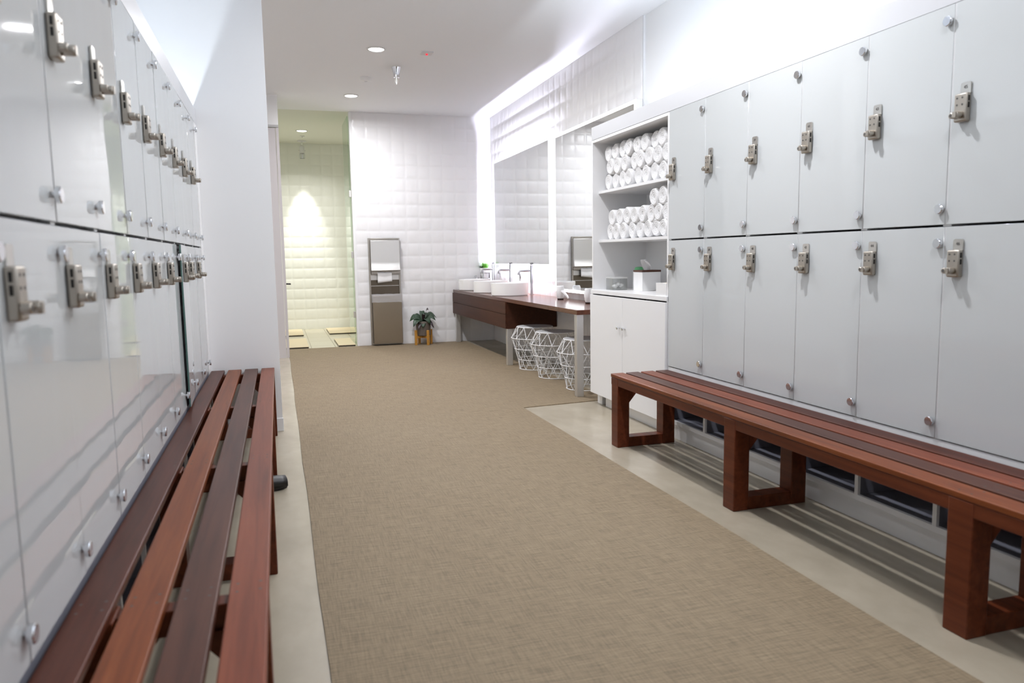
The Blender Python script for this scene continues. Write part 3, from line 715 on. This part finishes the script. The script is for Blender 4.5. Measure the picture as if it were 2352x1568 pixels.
for j in range(5):
    for i in range(60): fs.append((j*60+i, j*60+(i+1) % 60, (j+1)*60+(i+1) % 60, (j+1)*60+i))
b.add(vs, fs); o = b.build('bin_liner', 'bag', t)

# ------------------------------------------------------------------ floor plant on wooden stand
t = thing('potted_plant', 'dark leafed plant in a taupe pot on a light wooden stand', 'plant', (1.885, 10.25, 0.006))
B().lathe([(0.0, 0.125), (0.088, 0.125), (0.095, 0.132), (0.106, 0.318), (0.104, 0.325), (0.096, 0.325), (0.094, 0.305), (0.0, 0.300)], n=40).build('pot', 'pot', t)
B().lathe([(0.0, 0.301), (0.093, 0.305)], n=24, cap=False).build('soil', 'soil', t)
for a in (0.35, 0.35+PI/2, 0.35+PI, 0.35+3*PI/2):
    c, s_ = math.cos(a), math.sin(a); b = B()
    pts = [(c*0.106-s_*0.015, s_*0.106+c*0.015), (c*0.106+s_*0.015, s_*0.106-c*0.015), (c*0.134+s_*0.015, s_*0.134-c*0.015), (c*0.134-s_*0.015, s_*0.134+c*0.015)]
    b.prism(pts, 0.0, 0.205); b.build('stand_leg', 'beech', t, bevel=0.002)
for a in (0.35, 0.35+PI/2):
    c, s_ = math.cos(a), math.sin(a); b = B()
    b.prism([(c*0.105-s_*0.012, s_*0.105+c*0.012), (c*0.105+s_*0.012, s_*0.105-c*0.012), (-c*0.105+s_*0.012, -s_*0.105-c*0.012), (-c*0.105-s_*0.012, -s_*0.105+c*0.012)], 0.092 if a < 1 else 0.0925, 0.1225 if a < 1 else 0.1228)
    b.build('stand_bar', 'beech', t)
gp = random.Random(21)
def leaf(az, length, rise, droop, wid, mt):
    b = B(); n = 9; vs = []; fs = []; d = Vector((math.cos(az), math.sin(az), 0)); sd = Vector((-math.sin(az), math.cos(az), 0))
    for i in range(n):
        v = i/(n-1); p = d*(length*v*(1-0.12*v)) + Vector((0, 0, 0.300+rise*math.sin(min(1, v*1.25)*PI/2)-droop*v*v)); wv = 1.35*wid*math.sin(PI*min(1, 0.08+v*0.92))**0.8
        if i == n-1: wv = 0.0015
        for q in (-1, -0.5, 0, 0.5, 1): vs.append(p+sd*(wv*q)+Vector((0, 0, 0.22*wv*abs(q)+0.6*wv*q*math.cos(az))))
    for i in range(n-1):
        for q in range(4): fs.append((i*5+q, i*5+q+1, (i+1)*5+q+1, (i+1)*5+q))
    b.add(vs, fs); o = b.build('leaf', mt, t, ang=70); o.modifiers.new('s', 'SOLIDIFY').thickness = 0.0015
    return o
for az, ln, ri, dr_, wd, mt in ((3.3, 0.22, 0.13, 0.10, 0.038, 'leaf'), (3.8, 0.23, 0.10, 0.14, 0.036, 'leaf'), (4.5, 0.15, 0.07, 0.13, 0.040, 'leaf'), (5.2, 0.17, 0.11, 0.12, 0.038, 'leaf'), (5.9, 0.20, 0.13, 0.10, 0.036, 'leaf'), (0.1, 0.22, 0.15, 0.09, 0.040, 'leaf'),
                                (0.6, 0.16, 0.14, 0.05, 0.03, 'leaf'), (2.7, 0.17, 0.13, 0.05, 0.03, 'leaf'), (4.1, 0.19, 0.06, 0.15, 0.022, 'leaf2'), (5.9, 0.09, 0.20, 0.02, 0.026, 'leaf2'), (5.5, 0.20, 0.07, 0.14, 0.022, 'leaf2'), (1.6, 0.12, 0.17, 0.02, 0.028, 'leaf'), (4.8, 0.07, 0.14, 0.03, 0.018, 'leaf2')):
    leaf(az, ln, ri, dr_, wd, mt)

# ------------------------------------------------------------------ shower
t = thing('shower_door', 'full height green tinted glass shower door standing open inwards on metal hinges', 'door', (0.986, 10.53, 0))
B().box(-0.006, 0.006, 0.0, 0.75, 0.03, 3.10).build('glass_pane', 'glass_side', t)
for z in (2.075, 1.254, 0.436): B().box(-0.014, 0.016, -0.014, 0.035, z-0.045, z+0.045).build('hinge', 'steel', t, bevel=0.003)
b = B(); b.tube([(0.085, 9.66, 0.906), (0.105, 9.66, 0.906), (0.145, 9.66, 0.904)], 0.010, 10); b.build('door_handle', 'black', dr)
for q, lab in (((-0.2, 0.345, 12.24, 13.25), 'beige shower floor panel at the back left of the shower'), ((0.745, 1.35, 12.3, 13.25), 'beige shower floor panel at the back right of the shower'),
               ((-0.2, 0.356, 10.512, 11.67), 'beige shower floor panel at the front left behind the glass'), ((0.75, 0.983, 10.512, 11.42), 'beige shower floor panel at the front right behind the glass')):
    tt = thing('floor_panel', lab, 'floor panel', (0, 0, 0), 0, 'raised floor panels in the shower')
    x0, x1, y0, y1 = q
    B().box(x0, x1, y0, y1, 0.016, 0.024).build('panel_top', 'mat_tile', tt, bevel=0.001)
    B().box(x0+0.004, x1-0.004, y0+0.012, y1-0.01, 0.0005, 0.016).build('panel_gap_shade', 'black', tt)  # black block painted as the shadow gap under the raised panel

# ------------------------------------------------------------------ ceiling fixtures
def downlight(x, y, lab):
    t = thing('downlight', lab, 'downlight', (x, y, CEIL), 0, 'recessed ceiling downlights')
    B().lathe([(0.074, -0.010), (0.088, -0.006), (0.092, 0.0), (0.074, 0.0)], n=40, cap=False).build('trim_ring', 'sensor', t)
    B().lathe([(0.0, -0.004), (0.074, -0.004)], n=40, cap=False).build('lens', 'lens', t)
for (x, y), lab in zip(DOWN, ('round recessed ceiling downlight nearer the sprinkler', 'round recessed ceiling downlight nearer the tiled back wall', 'round recessed downlight above the carpet near the towel shelves', 'round recessed downlight above the middle of the benches', 'round recessed downlight above the camera', 'round recessed downlight behind the camera')):
    downlight(x, y, lab)
downlight(*SHOWER_DOWN, 'round recessed ceiling downlight inside the shower')
t = thing('sprinkler', 'chrome fire sprinkler hanging from the ceiling', 'sprinkler', (1.263, 7.97, CEIL))
B().lathe([(0.050, 0.0), (0.047, -0.01), (0.036, -0.05), (0.031, -0.085), (0.031, -0.10), (0.012, -0.102)], n=32).build('cup', 'chrome', t)
b = B(); b.lathe([(0.013, -0.102), (0.013, -0.118), (0.008, -0.12), (0.005, -0.15), (0.005, -0.168)], n=16); b.tube([(-0.011, 0, -0.115), (-0.013, 0, -0.14), (0, 0, -0.166)], 0.0025, 6); b.tube([(0.011, 0, -0.115), (0.013, 0, -0.14), (0, 0, -0.166)], 0.0025, 6)
b.build('frame_arms', 'steel', t)
B().lathe([(0.0, -0.168), (0.016, -0.168), (0.017, -0.171), (0.0, -0.171)], n=20).build('deflector', 'steel', t)
t = thing('ceiling_sensor', 'flat square ceiling sensor with a red indicator near the sprinkler', 'sensor', (1.46, 7.34, CEIL))
B().box(-0.055, 0.055, -0.055, 0.055, -0.012, 0).build('cover', 'sensor', t, bevel=0.002); B().lathe([(0.012, -0.012), (0.010, -0.024), (0.0, -0.025)], n=16).build('indicator', 'red', t)
t = thing('smoke_detector', 'small white round detector on the ceiling left of the sprinkler', 'detector', (1.01, 8.48, CEIL))
B().lathe([(0.062, 0), (0.062, -0.014), (0.050, -0.036), (0.030, -0.040), (0.0, -0.040)], n=32).build('housing', 'paint', t); B().lathe([(0.018, -0.040), (0.016, -0.044), (0.0, -0.044)], n=16).build('vent', 'sensor', t)
t = thing('ceiling_sensor', 'tiny square sensor on the shower ceiling above the spotlight', 'sensor', (0.472, 12.62, CEIL))
B().box(-0.035, 0.035, -0.035, 0.035, -0.008, 0).build('cover', 'sensor', t, bevel=0.002); B().lathe([(0.009, -0.008), (0.007, -0.022), (0.0, -0.023)], n=12).build('indicator', 'steel', t)
t = thing('spotlight', 'hanging ceiling spotlight in the shower aimed at the back wall', 'spotlight', (0.478, 13.12, CEIL))
B().lathe([(0.075, 0), (0.075, -0.012), (0.018, -0.014)], n=28).build('canopy', 'sensor', t)
B().lathe([(0.016, -0.012), (0.016, -0.075), (0.011, -0.08)], n=16).build('stem', 'chrome', t)
B().lathe([(0.022, -0.08), (0.030, -0.085), (0.040, -0.095), (0.040, -0.20), (0.034, -0.205)], n=28).build('body', 'sensor', t)
for sx in (-1, 1): B().lathe([(0.010, sx*0.041), (0.010, sx*0.056)], (0, 0, -0.160), 14, 'x').build('pivot_knob', 'steel', t)
B().lathe([(0.034, -0.206), (0.046, -0.215), (0.044, -0.285), (0.038, -0.285), (0.036, -0.24), (0.0, -0.236)], n=28).build('bezel', 'chrome', t)
